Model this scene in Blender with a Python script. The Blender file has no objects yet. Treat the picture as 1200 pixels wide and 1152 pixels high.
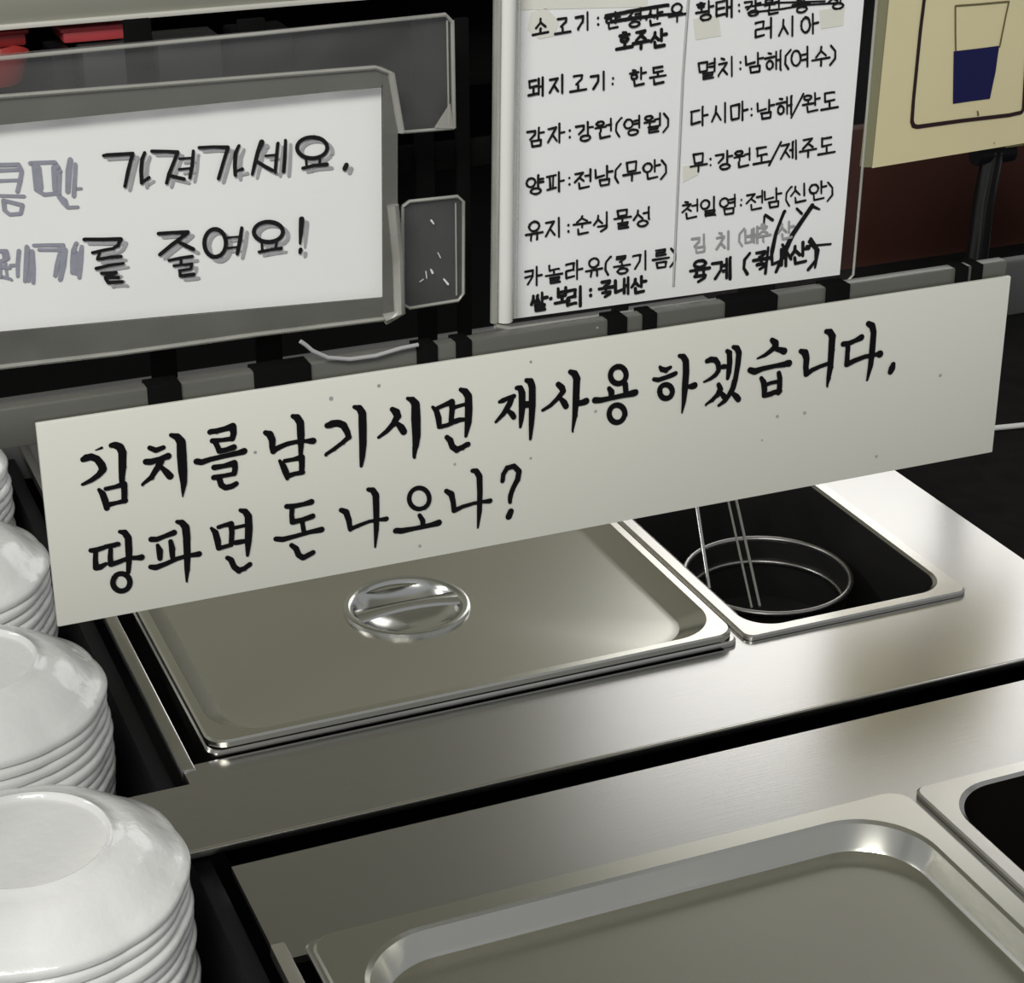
import bpy, bmesh, math, random
from mathutils import Vector, Matrix
random.seed(7)
S = bpy.context.scene
COL = S.collection

# ---------------------------------------------------------------- camera
CAM = Vector((-0.2140, -0.9402, 0.6003))
F = 2383.0
RX = Vector((0.92192662, -0.3873613, -0.00158981))
RY = Vector((-0.16381378, -0.38615396, -0.90777209))
RZ = Vector((0.35102186, 0.83715969, -0.41946073))
cd = bpy.data.cameras.new('camera'); cam = bpy.data.objects.new('camera', cd); COL.objects.link(cam)
cd.sensor_width = 36; cd.lens = F / 1200 * 36; cd.clip_start = 0.01
cam.matrix_world = Matrix(((RX.x, -RY.x, -RZ.x, CAM.x), (RX.y, -RY.y, -RZ.y, CAM.y), (RX.z, -RY.z, -RZ.z, CAM.z), (0, 0, 0, 1)))
S.camera = cam

# ---------------------------------------------------------------- world, lights, exposure
S.view_settings.view_transform = 'Standard'; S.view_settings.look = 'None'
S.view_settings.gamma = 1; S.view_settings.use_curve_mapping = False
S.view_settings.exposure = 0.0
w = bpy.data.worlds.new('world'); S.world = w; w.use_nodes = True
w.node_tree.nodes['Background'].inputs[0].default_value = (0.93, 0.96, 1.0, 1)
w.node_tree.nodes['Background'].inputs[1].default_value = 0.32

def area(name, loc, target, sx, sy, power, col=(1, 1, 1)):
    d = bpy.data.lights.new(name, 'AREA'); d.shape = 'RECTANGLE'; d.size = sx; d.size_y = sy
    d.energy = power; d.color = col
    o = bpy.data.objects.new(name, d); COL.objects.link(o); o.location = loc
    o.rotation_euler = (Vector(target) - Vector(loc)).to_track_quat('-Z', 'Y').to_euler()
    return o
area('added_steel_light', (2.22, 2.45, 1.58), (0.40, 0.0, 0), 1.45, 0.90, 8.4, (1, 0.99, 0.99))  # unseen soft source, enlarged and aimed for the bright reflection on the steel
area('added_key_light', (-0.9, -1.7, 1.75), (0.0, 0.1, 0.1), 1.1, 0.5, 47, (1, 0.99, 0.94))  # unseen key light added overhead in front to light signs and plates
area('ceiling_lamp_side', (-1.9, 0.9, 1.7), (-0.1, 0.0, 0.0), 0.8, 0.3, 9, (1, 1, 1))

# ---------------------------------------------------------------- helpers
def ray(px, py):
    return RX * (px - 600) + RY * (py - 576) + RZ * F
def atY(px, py, Y):
    d = ray(px, py); return CAM + d * ((Y - CAM.y) / d.y)
def atZ(px, py, z):
    d = ray(px, py); return CAM + d * ((z - CAM.z) / d.z)

def mat(name, col, rough=0.5, metal=0.0, spec=0.5, noise=0.0, nscale=20, coat=0.0, bump=0.0, bscale=200, stretch=None, rvar=0.0):
    m = bpy.data.materials.new(name); m.use_nodes = True
    nt = m.node_tree; b = nt.nodes['Principled BSDF']
    b.inputs['Base Color'].default_value = (*col, 1); b.inputs['Roughness'].default_value = rough
    b.inputs['Metallic'].default_value = metal; b.inputs['Specular IOR Level'].default_value = spec
    b.inputs['Coat Weight'].default_value = coat
    if noise or bump or rvar:
        tc = nt.nodes.new('ShaderNodeTexCoord'); mp = nt.nodes.new('ShaderNodeMapping')
        nt.links.new(tc.outputs['Object'], mp.inputs[0])
        if stretch: mp.inputs['Scale'].default_value = stretch
    if noise or rvar:
        n = nt.nodes.new('ShaderNodeTexNoise'); n.inputs['Scale'].default_value = nscale; n.inputs['Detail'].default_value = 5
        nt.links.new(tc.outputs['Object'], n.inputs[0])
    if noise:
        r = nt.nodes.new('ShaderNodeMix'); r.data_type = 'RGBA'
        r.inputs[6].default_value = tuple(c * (1 - noise) for c in col) + (1,)
        r.inputs[7].default_value = tuple(min(1, c * (1 + noise)) for c in col) + (1,)
        nt.links.new(n.outputs[0], r.inputs[0]); nt.links.new(r.outputs[2], b.inputs['Base Color'])
    if rvar:
        mr = nt.nodes.new('ShaderNodeMapRange'); mr.inputs[1].default_value = 0.3; mr.inputs[2].default_value = 0.7
        mr.inputs[3].default_value = rough - rvar; mr.inputs[4].default_value = rough + rvar
        nt.links.new(n.outputs[0], mr.inputs[0]); nt.links.new(mr.outputs[0], b.inputs['Roughness'])
    if bump:
        n2 = nt.nodes.new('ShaderNodeTexNoise'); n2.inputs['Scale'].default_value = bscale; n2.inputs['Detail'].default_value = 4
        nt.links.new(mp.outputs[0], n2.inputs[0])
        bp = nt.nodes.new('ShaderNodeBump'); bp.inputs['Strength'].default_value = bump; bp.inputs['Distance'].default_value = 0.001
        nt.links.new(n2.outputs[0], bp.inputs['Height']); nt.links.new(bp.outputs[0], b.inputs['Normal'])
    return m

def clear(name, col, fac, rough=0.12):
    """thin clear plastic: mostly see-through, a little haze and gloss"""
    m = bpy.data.materials.new(name); m.use_nodes = True; nt = m.node_tree
    b = nt.nodes['Principled BSDF']; out = nt.nodes['Material Output']
    b.inputs['Base Color'].default_value = (*col, 1); b.inputs['Roughness'].default_value = rough
    t = nt.nodes.new('ShaderNodeBsdfTransparent'); mx = nt.nodes.new('ShaderNodeMixShader')
    tc = nt.nodes.new('ShaderNodeTexCoord'); n = nt.nodes.new('ShaderNodeTexNoise')
    n.inputs['Scale'].default_value = 35; n.inputs['Detail'].default_value = 6
    mr = nt.nodes.new('ShaderNodeMapRange'); mr.inputs[1].default_value = .3; mr.inputs[2].default_value = .7
    mr.inputs[3].default_value = fac * .75; mr.inputs[4].default_value = fac * 1.3
    nt.links.new(tc.outputs['Object'], n.inputs[0]); nt.links.new(n.outputs[0], mr.inputs[0]); nt.links.new(mr.outputs[0], mx.inputs[0])
    nt.links.new(t.outputs[0], mx.inputs[1]); nt.links.new(b.outputs[0], mx.inputs[2]); nt.links.new(mx.outputs[0], out.inputs[0])
    return m

M = {}
M['steel'] = mat('brushed_steel', (0.56, 0.55, 0.53), 0.235, 1.0, noise=0.04, nscale=5, bump=0.03, bscale=120, stretch=(0.2, 8, 8))
M['lid'] = mat('lid_steel', (0.69, 0.68, 0.61), 0.22, 1.0, noise=0.05, nscale=6)
M['rim'] = mat('pan_rim_steel', (0.66, 0.645, 0.60), 0.24, 1.0, noise=0.10, nscale=60)
M['polished'] = mat('polished_steel', (0.74, 0.74, 0.71), 0.19, 1.0)
M['ring'] = mat('worn_steel_ring', (0.5, 0.49, 0.47), 0.3, 1.0)
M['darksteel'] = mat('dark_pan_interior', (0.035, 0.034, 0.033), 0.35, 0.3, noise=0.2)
M['liquid'] = mat('dark_sauce', (0.006, 0.005, 0.004), 0.35, spec=0.25)
M['black'] = mat('black_plastic', (0.007, 0.007, 0.009), 0.55, spec=0.25, noise=0.3, nscale=12)
M['blacktable'] = mat('black_table', (0.016, 0.015, 0.015), 1.0, spec=0.0, noise=0.3, nscale=60)
M['plate'] = mat('white_melamine', (0.80, 0.80, 0.78), 0.2, spec=0.5, bump=0.6, bscale=110, coat=0.3)
M['board'] = mat('sign_board_white', (0.60, 0.60, 0.54), 0.45, noise=0.04, nscale=6)
M['paper'] = mat('white_paper', (0.76, 0.76, 0.745), 0.6, noise=0.04, nscale=10)
M['listpaper'] = mat('list_paper', (0.78, 0.78, 0.78), 0.55, noise=0.04, nscale=14)
M['stain'] = mat('yellowed_tape', (0.68, 0.67, 0.60), 0.5, noise=0.08, nscale=40)
M['ink'] = mat('black_ink', (0.006, 0.006, 0.007), 0.6, spec=0.05)
M['greyink'] = mat('grey_ink', (0.26, 0.26, 0.31), 0.6, spec=0.1, noise=0.15, nscale=400)
M['lettershadow'] = mat('letter_shadow_grey', (0.33, 0.33, 0.34), 0.6, spec=0.1, noise=0.15, nscale=400)  # flat grey for the shadow painted beside the notice letters
M['softink'] = mat('faded_ink', (0.30, 0.30, 0.30), 0.6, noise=0.3, nscale=400)
M['fold'] = mat('fold_line', (0.40, 0.40, 0.40), 0.6)
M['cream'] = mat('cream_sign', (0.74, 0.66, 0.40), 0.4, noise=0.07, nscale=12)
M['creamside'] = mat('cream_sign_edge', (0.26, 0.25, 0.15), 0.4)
M['brownline'] = mat('dark_brown_print', (0.022, 0.006, 0.008), 0.5)
M['olive'] = mat('olive_print', (0.14, 0.12, 0.05), 0.5)
M['blue'] = mat('navy_blue_print', (0.003, 0.003, 0.065), 0.5)
M['brown'] = mat('dark_brown_panel', (0.060, 0.022, 0.016), 0.6, spec=0.15, noise=0.15)
M['greypanel'] = mat('grey_panel', (0.085, 0.085, 0.085), 0.5, noise=0.1)
M['matt'] = mat('matt_black', (0.006, 0.006, 0.006), 1.0, spec=0.0)
M['shelf'] = mat('shelf_grey', (0.34, 0.335, 0.28), 0.5, noise=0.1, nscale=10)
M['ledge'] = mat('ledge_grey', (0.12, 0.12, 0.105), 0.35, metal=0.3, noise=0.3, nscale=9)
M['shelfedge'] = mat('shelf_bright_edge', (0.85, 0.83, 0.74), 0.4)
M['red'] = mat('red_plastic', (0.62, 0.08, 0.09), 0.35)
M['darkred'] = mat('dark_red_plastic', (0.30, 0.03, 0.03), 0.4)
M['orange'] = mat('orange_brown', (0.60, 0.16, 0.05), 0.4)
M['clear'] = clear('clear_acrylic', (0.13, 0.13, 0.13), 0.30)
M['haze'] = clear('cloudy_acrylic', (0.17, 0.17, 0.15), 0.48)
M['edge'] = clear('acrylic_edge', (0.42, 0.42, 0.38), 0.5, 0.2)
M['film'] = clear('clear_film', (0.3, 0.3, 0.3), 0.012)
M['white_edge'] = mat('milky_acrylic_edge', (0.66, 0.66, 0.63), 0.25)
M['cable'] = mat('pale_cable', (0.33, 0.33, 0.33), 0.4)
M['wall'] = mat('painted_wall', (0.80, 0.78, 0.66), 0.7, noise=0.05)
M['ceil'] = mat('ceiling_tile', (0.60, 0.59, 0.50), 0.8, noise=0.05)
M['floor'] = mat('floor_tile', (0.10, 0.09, 0.08), 0.5, noise=0.1)

def link(name, bm, m, parent=None, smooth=None):
    me = bpy.data.meshes.new(name); bm.normal_update(); bm.to_mesh(me); bm.free()
    for mm in (m if isinstance(m, list) else [m]): me.materials.append(mm)
    if smooth is not None:
        for p in me.polygons: p.use_smooth = True
        me.set_sharp_from_angle(angle=math.radians(smooth))
    o = bpy.data.objects.new(name, me); COL.objects.link(o)
    if parent: o.parent = parent
    return o
def tag(o, label, cat, group=None):
    o['label'] = label; o['category'] = cat
    if group: o['group'] = group
    return o
def thing(name, label, cat, group=None, loc=(0, 0, 0)):
    o = bpy.data.objects.new(name, None); o.empty_display_size = 0.02; COL.objects.link(o); o.location = loc
    return tag(o, label, cat, group)
def under(o, parent):
    """parent o (built in world coordinates) to an empty standing at its base"""
    o.parent = parent; o.matrix_parent_inverse = Matrix.Translation(-Vector(parent.location)); return o

def box(bm, x0, x1, y0, y1, z0, z1, bev=0.0):
    r = bmesh.ops.create_cube(bm, size=1)
    for v in r['verts']:
        v.co = Vector(((x0 + x1) / 2 + v.co.x * (x1 - x0), (y0 + y1) / 2 + v.co.y * (y1 - y0), (z0 + z1) / 2 + v.co.z * (z1 - z0)))
    if bev:
        es = list({e for v in r['verts'] for e in v.link_edges})
        bmesh.ops.bevel(bm, geom=es, offset=bev, segments=2, profile=0.5, affect='EDGES')
def boxobj(name, x0, x1, y0, y1, z0, z1, m, bev=0.0, parent=None):
    bm = bmesh.new(); box(bm, x0, x1, y0, y1, z0, z1, bev)
    return link(name, bm, m, parent, 35 if bev else None)

def tube(bm, pts, r, n=10, closed=False):
    pts = [Vector(p) for p in pts]; rings = []; N = len(pts)
    up = Vector((0, 0, 1))
    for i, p in enumerate(pts):
        a = pts[(i - 1) % N] if (closed or i > 0) else p
        b = pts[(i + 1) % N] if (closed or i < N - 1) else p
        t = (b - a).normalized()
        if i == 0:
            u = t.cross(up)
            if u.length < 1e-2: u = t.cross(Vector((1, 0, 0)))
        else: u = u - t * u.dot(t)
        u.normalize(); v = t.cross(u)
        rr = r[i] if isinstance(r, (list, tuple)) else r
        rings.append([bm.verts.new(p + (u * math.cos(k * math.tau / n) + v * math.sin(k * math.tau / n)) * rr) for k in range(n)])
    for i in range(N if closed else N - 1):
        A, B = rings[i], rings[(i + 1) % N]
        for k in range(n): bm.faces.new((A[k], A[(k + 1) % n], B[(k + 1) % n], B[k]))
    if not closed:
        bm.faces.new(rings[0]); bm.faces.new(rings[-1][::-1])

def rrect(x0, x1, y0, y1, r, n=16):
    pts = []
    for cx, cy, a0 in ((x1 - r, y1 - r, 0), (x0 + r, y1 - r, 90), (x0 + r, y0 + r, 180), (x1 - r, y0 + r, 270)):
        for k in range(n + 1):
            a = math.radians(a0 + 90 * k / n); pts.append((cx + r * math.cos(a), cy + r * math.sin(a)))
    return pts
def loft(bm, rings, cap=True, cap_first=False):
    """rings: list of (pts2d, z)"""
    R = [[bm.verts.new((x, y, z)) for x, y in pts] for pts, z in rings]
    for A, B in zip(R, R[1:]):
        n = len(A)
        for k in range(n): bm.faces.new((A[k], A[(k + 1) % n], B[(k + 1) % n], B[k]))
    if cap: bm.faces.new(R[-1])
    if cap_first: bm.faces.new(R[0][::-1])
    return R

def grid_plate(xs, ys, hole, z0, z1):
    """flat plate with rectangular openings, one mesh"""
    bm = bmesh.new(); V = {}
    def v(i, j, z):
        if (i, j, z) not in V: V[(i, j, z)] = bm.verts.new((xs[i], ys[j], z))
        return V[(i, j, z)]
    nx, ny = len(xs) - 1, len(ys) - 1
    solid = lambda i, j: 0 <= i < nx and 0 <= j < ny and not hole((xs[i] + xs[i + 1]) / 2, (ys[j] + ys[j + 1]) / 2)
    for i in range(nx):
        for j in range(ny):
            if not solid(i, j): continue
            bm.faces.new((v(i, j, z1), v(i + 1, j, z1), v(i + 1, j + 1, z1), v(i, j + 1, z1)))
            bm.faces.new((v(i, j, z0), v(i, j + 1, z0), v(i + 1, j + 1, z0), v(i + 1, j, z0)))
            if not solid(i, j - 1): bm.faces.new((v(i, j, z0), v(i + 1, j, z0), v(i + 1, j, z1), v(i, j, z1)))
            if not solid(i, j + 1): bm.faces.new((v(i, j + 1, z1), v(i + 1, j + 1, z1), v(i + 1, j + 1, z0), v(i, j + 1, z0)))
            if not solid(i - 1, j): bm.faces.new((v(i, j, z0), v(i, j, z1), v(i, j + 1, z1), v(i, j + 1, z0)))
            if not solid(i + 1, j): bm.faces.new((v(i + 1, j, z1), v(i + 1, j, z0), v(i + 1, j + 1, z0), v(i + 1, j + 1, z1)))
    return bm

# ---------------------------------------------------------------- writing: strokes on a plane
NL = [0]
def stroke_mesh(bm, pts, Y, k=0):
    """pts: measured (x, y, width) on the sheet whose face lies in the plane Y; a brush stroke of that outline"""
    P = [atY(a, b, Y) for a, b, _ in pts]
    W = [c * (P0 - CAM).dot(RZ) / F * 0.5 * 1.06 for (_, _, c), P0 in zip(pts, P)]
    def face(cs):
        NL[0] = (NL[0] + 1) % 24; y = Y - NL[0] * 0.000014
        f = bm.faces.new([bm.verts.new((x, y, z)) for x, z in cs]); f.normal_update()
        if f.normal.y > 0: f.normal_flip()
    for p, r in zip(P, W):
        face([(p.x + r * math.cos(t * math.tau / 12), p.z + r * math.sin(t * math.tau / 12)) for t in range(12)])
    for (p, r), (q, s) in zip(zip(P, W), zip(P[1:], W[1:])):
        d = Vector((q.x - p.x, q.z - p.z))
        if d.length < 1e-6: continue
        d.normalize(); nx, nz = -d.y, d.x
        face([(p.x + nx * r, p.z + nz * r), (q.x + nx * s, q.z + nz * s), (q.x - nx * s, q.z - nz * s), (p.x - nx * r, p.z - nz * r)])
def circ(cx, cy, rx, ry, w, n=22):
    return [(cx + rx * math.cos(i * math.tau / n), cy + ry * math.sin(i * math.tau / n), w) for i in range(n + 1)]
def ink(name, mat_, Y, groups, parent, off=(0, 0), wmul=1.0):
    """groups: (ox, oy, scale, [strokes in zoomed pixels])"""
    bm = bmesh.new(); k = 0
    for ox, oy, sc, strokes in groups:
        for s in strokes:
            stroke_mesh(bm, [(ox + a / sc + off[0], oy + b / sc + off[1], c / sc * wmul) for a, b, c in s], Y, k); k += 1
    return link(name, bm, mat_, parent)

# hangul composer for the small handwriting
J = {'ㄱ': [[(0, .1), (.9, .08), (.85, .5), (.3, 1)]], 'ㄴ': [[(0, 0), (.05, .9), (1, .75)]],
     'ㄷ': [[(0, .1), (.95, .05)], [(.05, .1), (.05, .95), (1, .85)]], 'ㄹ': [[(0, .05), (.95, 0), (.9, .45), (.05, .5), (.05, .98), (1, .9)]],
     'ㅁ': [[(0, .05), (.95, 0), (.9, .95), (.1, 1), (0, .05)]], 'ㅂ': [[(.05, 0), (.1, 1), (.9, .95), (.95, 0)], [(.08, .5), (.9, .45)]],
     'ㅅ': [[(.5, 0), (.45, .45), (0, 1)], [(.48, .4), (1, .95)]], 'ㅇ': None,
     'ㅈ': [[(.05, .1), (.95, .05), (.5, .5), (0, 1)], [(.5, .5), (1, .95)]],
     'ㅊ': [[(.35, -.12), (.65, -.05)], [(.05, .22), (.95, .18), (.5, .6), (0, 1)], [(.5, .6), (1, .95)]],
     'ㅋ': [[(0, .1), (.9, .08), (.85, .5), (.3, 1)], [(0, .5), (.85, .42)]],
     'ㅌ': [[(0, .05), (.95, 0)], [(.05, .05), (.05, .95), (1, .88)], [(.05, .5), (.9, .45)]],
     'ㅍ': [[(0, .08), (1, .02)], [(.3, .1), (.35, .9)], [(.7, .08), (.65, .88)], [(0, .95), (1, .85)]],
     'ㅎ': [[(.35, -.05), (.65, 0)], [(0, .28), (1, .22)]]}
CHO = 'ㄱㄲㄴㄷㄸㄹㅁㅂㅃㅅㅆㅇㅈㅉㅊㅋㅌㅍㅎ'
JUNG = 'ㅏㅐㅑㅒㅓㅔㅕㅖㅗㅘㅙㅚㅛㅜㅝㅞㅟㅠㅡㅢㅣ'
JONG = ' ㄱㄲㄳㄴㄵㄶㄷㄹㄺㄻㄼㄽㄾㄿㅀㅁㅂㅄㅅㅆㅇㅈㅊㅋㅌㅍㅎ'
DBL = {'ㄲ': 'ㄱ', 'ㄸ': 'ㄷ', 'ㅃ': 'ㅂ', 'ㅆ': 'ㅅ', 'ㅉ': 'ㅈ'}
VV = {'ㅏ': [[(.3, 0), (.3, 1)], [(.3, .5), (1, .47)]], 'ㅐ': [[(.15, .05), (.15, .92)], [(.15, .5), (.75, .47)], [(.75, 0), (.75, 1)]],
      'ㅓ': [[(.8, 0), (.8, 1)], [(.1, .5), (.8, .47)]], 'ㅔ': [[(0, .5), (.4, .47)], [(.4, .05), (.4, .92)], [(.85, 0), (.85, 1)]],
      'ㅕ': [[(.8, 0), (.8, 1)], [(.1, .38), (.8, .35)], [(.1, .65), (.8, .62)]], 'ㅖ': [[(0, .35), (.4, .33)], [(0, .6), (.4, .57)], [(.4, .05), (.4, .92)], [(.85, 0), (.85, 1)]],
      'ㅑ': [[(.3, 0), (.3, 1)], [(.3, .38), (1, .35)], [(.3, .65), (1, .62)]], 'ㅣ': [[(.5, 0), (.5, 1)]]}
HV = {'ㅗ': [[(.5, 0), (.5, .7)], [(0, .78), (1, .68)]], 'ㅛ': [[(.33, 0), (.35, .7)], [(.68, 0), (.65, .7)], [(0, .8), (1, .68)]],
      'ㅜ': [[(0, .22), (1, .1)], [(.52, .15), (.5, 1)]], 'ㅠ': [[(0, .22), (1, .1)], [(.35, .2), (.3, 1)], [(.68, .15), (.68, .95)]],
      'ㅡ': [[(0, .55), (1, .42)]]}
CV = {'ㅘ': ('ㅗ', 'ㅏ'), 'ㅙ': ('ㅗ', 'ㅐ'), 'ㅚ': ('ㅗ', 'ㅣ'), 'ㅝ': ('ㅜ', 'ㅓ'), 'ㅞ': ('ㅜ', 'ㅔ'), 'ㅟ': ('ㅜ', 'ㅣ'), 'ㅢ': ('ㅡ', 'ㅣ')}
def put(strokes, b):
    x0, y0, x1, y1 = b
    return [[(x0 + (x1 - x0) * u, y0 + (y1 - y0) * v) for u, v in s] for s in strokes]
def jam(c, b):
    x0, y0, x1, y1 = b
    if c in DBL:
        m = (x0 + x1) / 2; return jam(DBL[c], (x0, y0, m - .02, y1)) + jam(DBL[c], (m + .02, y0, x1, y1))
    ring = lambda bb: [[((bb[0] + bb[2]) / 2 + (bb[2] - bb[0]) / 2 * math.cos(i * math.tau / 12), (bb[1] + bb[3]) / 2 + (bb[3] - bb[1]) / 2 * math.sin(i * math.tau / 12)) for i in range(13)]]
    if c == 'ㅇ': return ring(b)
    out = put(J[c], b)
    if c == 'ㅎ': out += ring((x0 + (x1 - x0) * .15, y0 + (y1 - y0) * .45, x1 - (x1 - x0) * .15, y1))
    return out
def syl(ch):
    if ch == ':': return [[(.5, .3), (.5, .33)], [(.5, .72), (.5, .75)]]
    if ch == '.': return [[(.5, .5), (.5, .55)]]
    if ch == '(': return [[(.75, 0), (.45, .3), (.42, .7), (.6, 1)]]
    if ch == ')': return [[(.3, 0), (.55, .3), (.55, .7), (.25, 1)]]
    if ch == '/': return [[(.8, 0), (.2, 1)]]
    n = ord(ch) - 0xAC00; c, v, j = CHO[n // 588], JUNG[n % 588 // 28], JONG[n % 28]
    bot = 1.0 if j == ' ' else .62; out = []
    if v in VV:
        out += jam(c, (0, .12, .52, bot - .08 if j == ' ' else bot - .02)); out += put(VV[v], (.56, 0, 1, bot + .02))
    elif v in HV:
        h = bot * .52; out += jam(c, (.2, 0, .8, h)); out += put(HV[v], (0, h + .06, 1, bot))
    else:
        a, b = CV[v]; h = bot * .5
        out += jam(c, (.05, .08, .5, h)); out += put(HV[a], (0, h + .06, .62, bot)); out += put(VV[b], (.6, 0, 1, bot + .02))
    if j != ' ': out += jam(j, (.25, .7, .85, 1.0))
    return out
def hangul(items, ox, oy, sc, size, wd, slope=-0.13):
    """items: (syllable, zoomed centre x, zoomed centre y) -> stroke group"""
    st = []
    for it in items:
        ch, cx, cy = it[:3]; sz = size * (it[3] if len(it) > 3 else 1)
        for s in syl(ch):
            q = []
            for u, v in s:
                dx = (u - .5) * sz; dy = (v - .5) * sz * 1.1
                q.append((cx + dx + random.uniform(-1, 1), cy + dy + slope * dx + random.uniform(-1, 1), wd * random.uniform(.85, 1.15)))
            st.append(q)
    return (ox, oy, sc, st)

# ================================================================ SETTING
def struct(o): o['kind'] = 'structure'; return o
struct(boxobj('floor', -3, 4, -3, 4.2, -0.92, -0.88, M['floor']))
struct(boxobj('wall_back', -3, 4, 4.1, 4.2, -0.88, 2.75, M['wall']))
struct(boxobj('ceiling', -3, 4, -0.2, 4.1, 2.75, 2.8, M['ceil']))

# counter body (dark carcass the decks stand on)
ct = thing('counter_base', 'black cabinet body under the stainless serving decks', 'counter', loc=(0.25, 0.1, -0.88))
bm = grid_plate([-.24, -.225, .56, 1.25, 1.265], [-.75, -.735, .6, .615], lambda x, y: -.735 < y < .6 and (-.225 < x < .56 or .56 < x < 1.25), -.88, -.03)
under(link('carcass', bm, M['black']), ct)
under(boxobj('well_floor', -.225, 1.25, -.735, .6, -.20, -.19, M['black']), ct)
under(boxobj('well_divider', -.030, -.020, -.735, .6, -.19, -.012, M['black'], .001), ct)

# ================================================================ STEEL DECKS
XL, XR = -0.016, 0.556
d1 = thing('rear_steel_deck', 'brushed stainless deck holding the rear row of pans behind the gap', 'counter top', loc=(0.27, 0.2, -0.004))
bm = grid_plate([XL, -.0095, .318, .347, .485, XR], [-.082, -.002, .012, .255, .473],
                lambda x, y: (-.0095 < x < .318 and -.002 < y < .255) or (.347 < x < .485 and .012 < y < .255), -.004, 0)
under(link('deck_sheet', bm, M['steel']), d1)
under(boxobj('front_lip', -.052, XR, -.083, -.080, -.004, .0004, M['rim'], .0008), d1)
under(boxobj('side_strip', XL - .001, -.0095, -.008, .473, -.006, .0016, M['rim'], .0012), d1)
under(boxobj('left_apron', -.052, XL, -.082, -.020, -.004, 0, M['steel']), d1)

d2 = thing('front_steel_deck', 'brushed stainless deck holding the front row of pans nearest the viewer', 'counter top', loc=(0.27, -.35, -0.004))
bm = grid_plate([XL, -.0095, .318, .347, .60, .75], [-.62, -.60, -.5, -.184, -.102],
                lambda x, y: (-.0095 < x < .318 and -.50 < y < -.184) or (.347 < x < .60 and -.50 < y < -.184), -.004, 0)
under(link('deck_sheet', bm, M['steel']), d2)
under(boxobj('side_strip', XL - .001, -.0095, -.62, -.172, -.006, .0018, M['rim'], .0012), d2)

# ================================================================ PANS AND LIDS
def pan(name, label, x0, x1, y0, y1, depth, wall, rin=.022, fl=.010, z=.0035, flm=None):
    t = thing(name, label, 'pan', loc=((x0 + x1) / 2, (y0 + y1) / 2, z - depth))
    bm = bmesh.new()
    q = lambda i, r: rrect(x0 + i, x1 - i, y0 + i, y1 - i, r)
    loft(bm, [(q(0, .006), z - .0032), (q(0, .006), z - .001), (q(.001, .006), z), (q(fl - .002, rin), z), (q(fl, rin), z - .0015)], cap=False)
    under(link('flange', bm, flm or M['rim'], None, 16), t)
    bm = bmesh.new()
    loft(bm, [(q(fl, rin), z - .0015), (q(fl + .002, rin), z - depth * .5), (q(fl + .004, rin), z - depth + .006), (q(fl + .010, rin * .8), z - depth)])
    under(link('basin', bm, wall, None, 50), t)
    return t
def lid(name, label, x0, x1, y0, y1, z, rim_l, slope, depth, rin, handle=True):
    t = thing(name, label, 'lid', loc=((x0 + x1) / 2, (y0 + y1) / 2, z - .003))
    bm = bmesh.new()
    q = lambda i, r: rrect(x0 + i, x1 - i, y0 + i, y1 - i, r)
    R = loft(bm, [(q(0, .012), z - .004), (q(0, .012), z - .001), (q(.0012, .012), z), (q(rim_l, rin), z), (q(rim_l + .0018, rin), z - .0012),
                  (q(rim_l + slope * .85, rin * .92), z - depth + .0018), (q(rim_l + slope, rin * .88), z - depth + .0004), (q(rim_l + slope + .004, rin * .85), z - depth)])
    f = [f for f in bm.faces if len(f.verts) > 8][0]
    cx, cy = (x0 + x1) / 2 - .003, (y0 + y1) / 2 - .006
    if handle:
        # open the floor for the pressed round hand cup
        bm.faces.remove(f); outer = R[-1]; n = len(outer)
        hr = .040; inner = []
        for v in outer:
            a = math.atan2(v.co.y - cy, v.co.x - cx); inner.append(bm.verts.new((cx + hr * math.cos(a), cy + hr * math.sin(a), z - depth)))
        for k in range(n): bm.faces.new((outer[k], outer[(k + 1) % n], inner[(k + 1) % n], inner[k]))
    under(link('lid_plate', bm, M['lid'], None, 14), t)
    if handle:
        zz = z - depth
        bm = bmesh.new(); rings = []
        prof = [(.040, 0), (.0395, .0022), (.037, .0028), (.0345, .0018), (.033, -.001), (.028, -.006), (.020, -.0095), (.010, -.0115), (.0001, -.012)]
        for r, h in prof:
            rings.append([bm.verts.new((cx + r * math.cos(k * math.tau / 48), cy + r * math.sin(k * math.tau / 48), zz + h)) for k in range(48)])
        for A, B in zip(rings, rings[1:]):
            for k in range(48): bm.faces.new((A[k], A[(k + 1) % 48], B[(k + 1) % 48], B[k]))
        under(link('hand_cup', bm, M['polished'], None, 60), t)
        bm = bmesh.new(); N = 18; rows = []
        for i in range(N + 1):
            u = -1 + 2 * i / N; X = cx + u * .0335; hw = .0055 + .003 * u * u; h = zz + .0012 + .0015 * (1 - u * u)
            rows.append([bm.verts.new((X, cy + s * hw, h + dz)) for s, dz in ((-1, -.0016), (-.8, 0), (0, .0008), (.8, 0), (1, -.0016), (.6, -.0030), (-.6, -.0030))])
        for A, B in zip(rows, rows[1:]):
            for k in range(7): bm.faces.new((A[k], B[k], B[(k + 1) % 7], A[(k + 1) % 7]))
        bm.faces.new(rows[0]); bm.faces.new(rows[-1][::-1])
        under(link('handle_bar', bm, M['polished'], None, 60), t)
    return t
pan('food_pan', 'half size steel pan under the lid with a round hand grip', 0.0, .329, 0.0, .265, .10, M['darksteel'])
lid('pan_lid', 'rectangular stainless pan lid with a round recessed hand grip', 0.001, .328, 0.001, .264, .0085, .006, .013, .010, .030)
pan('food_pan', 'narrow open steel pan with dark sauce and a round basket, right of the gripped lid', .335, .494, .001, .265, .15, M['darksteel'])
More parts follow.
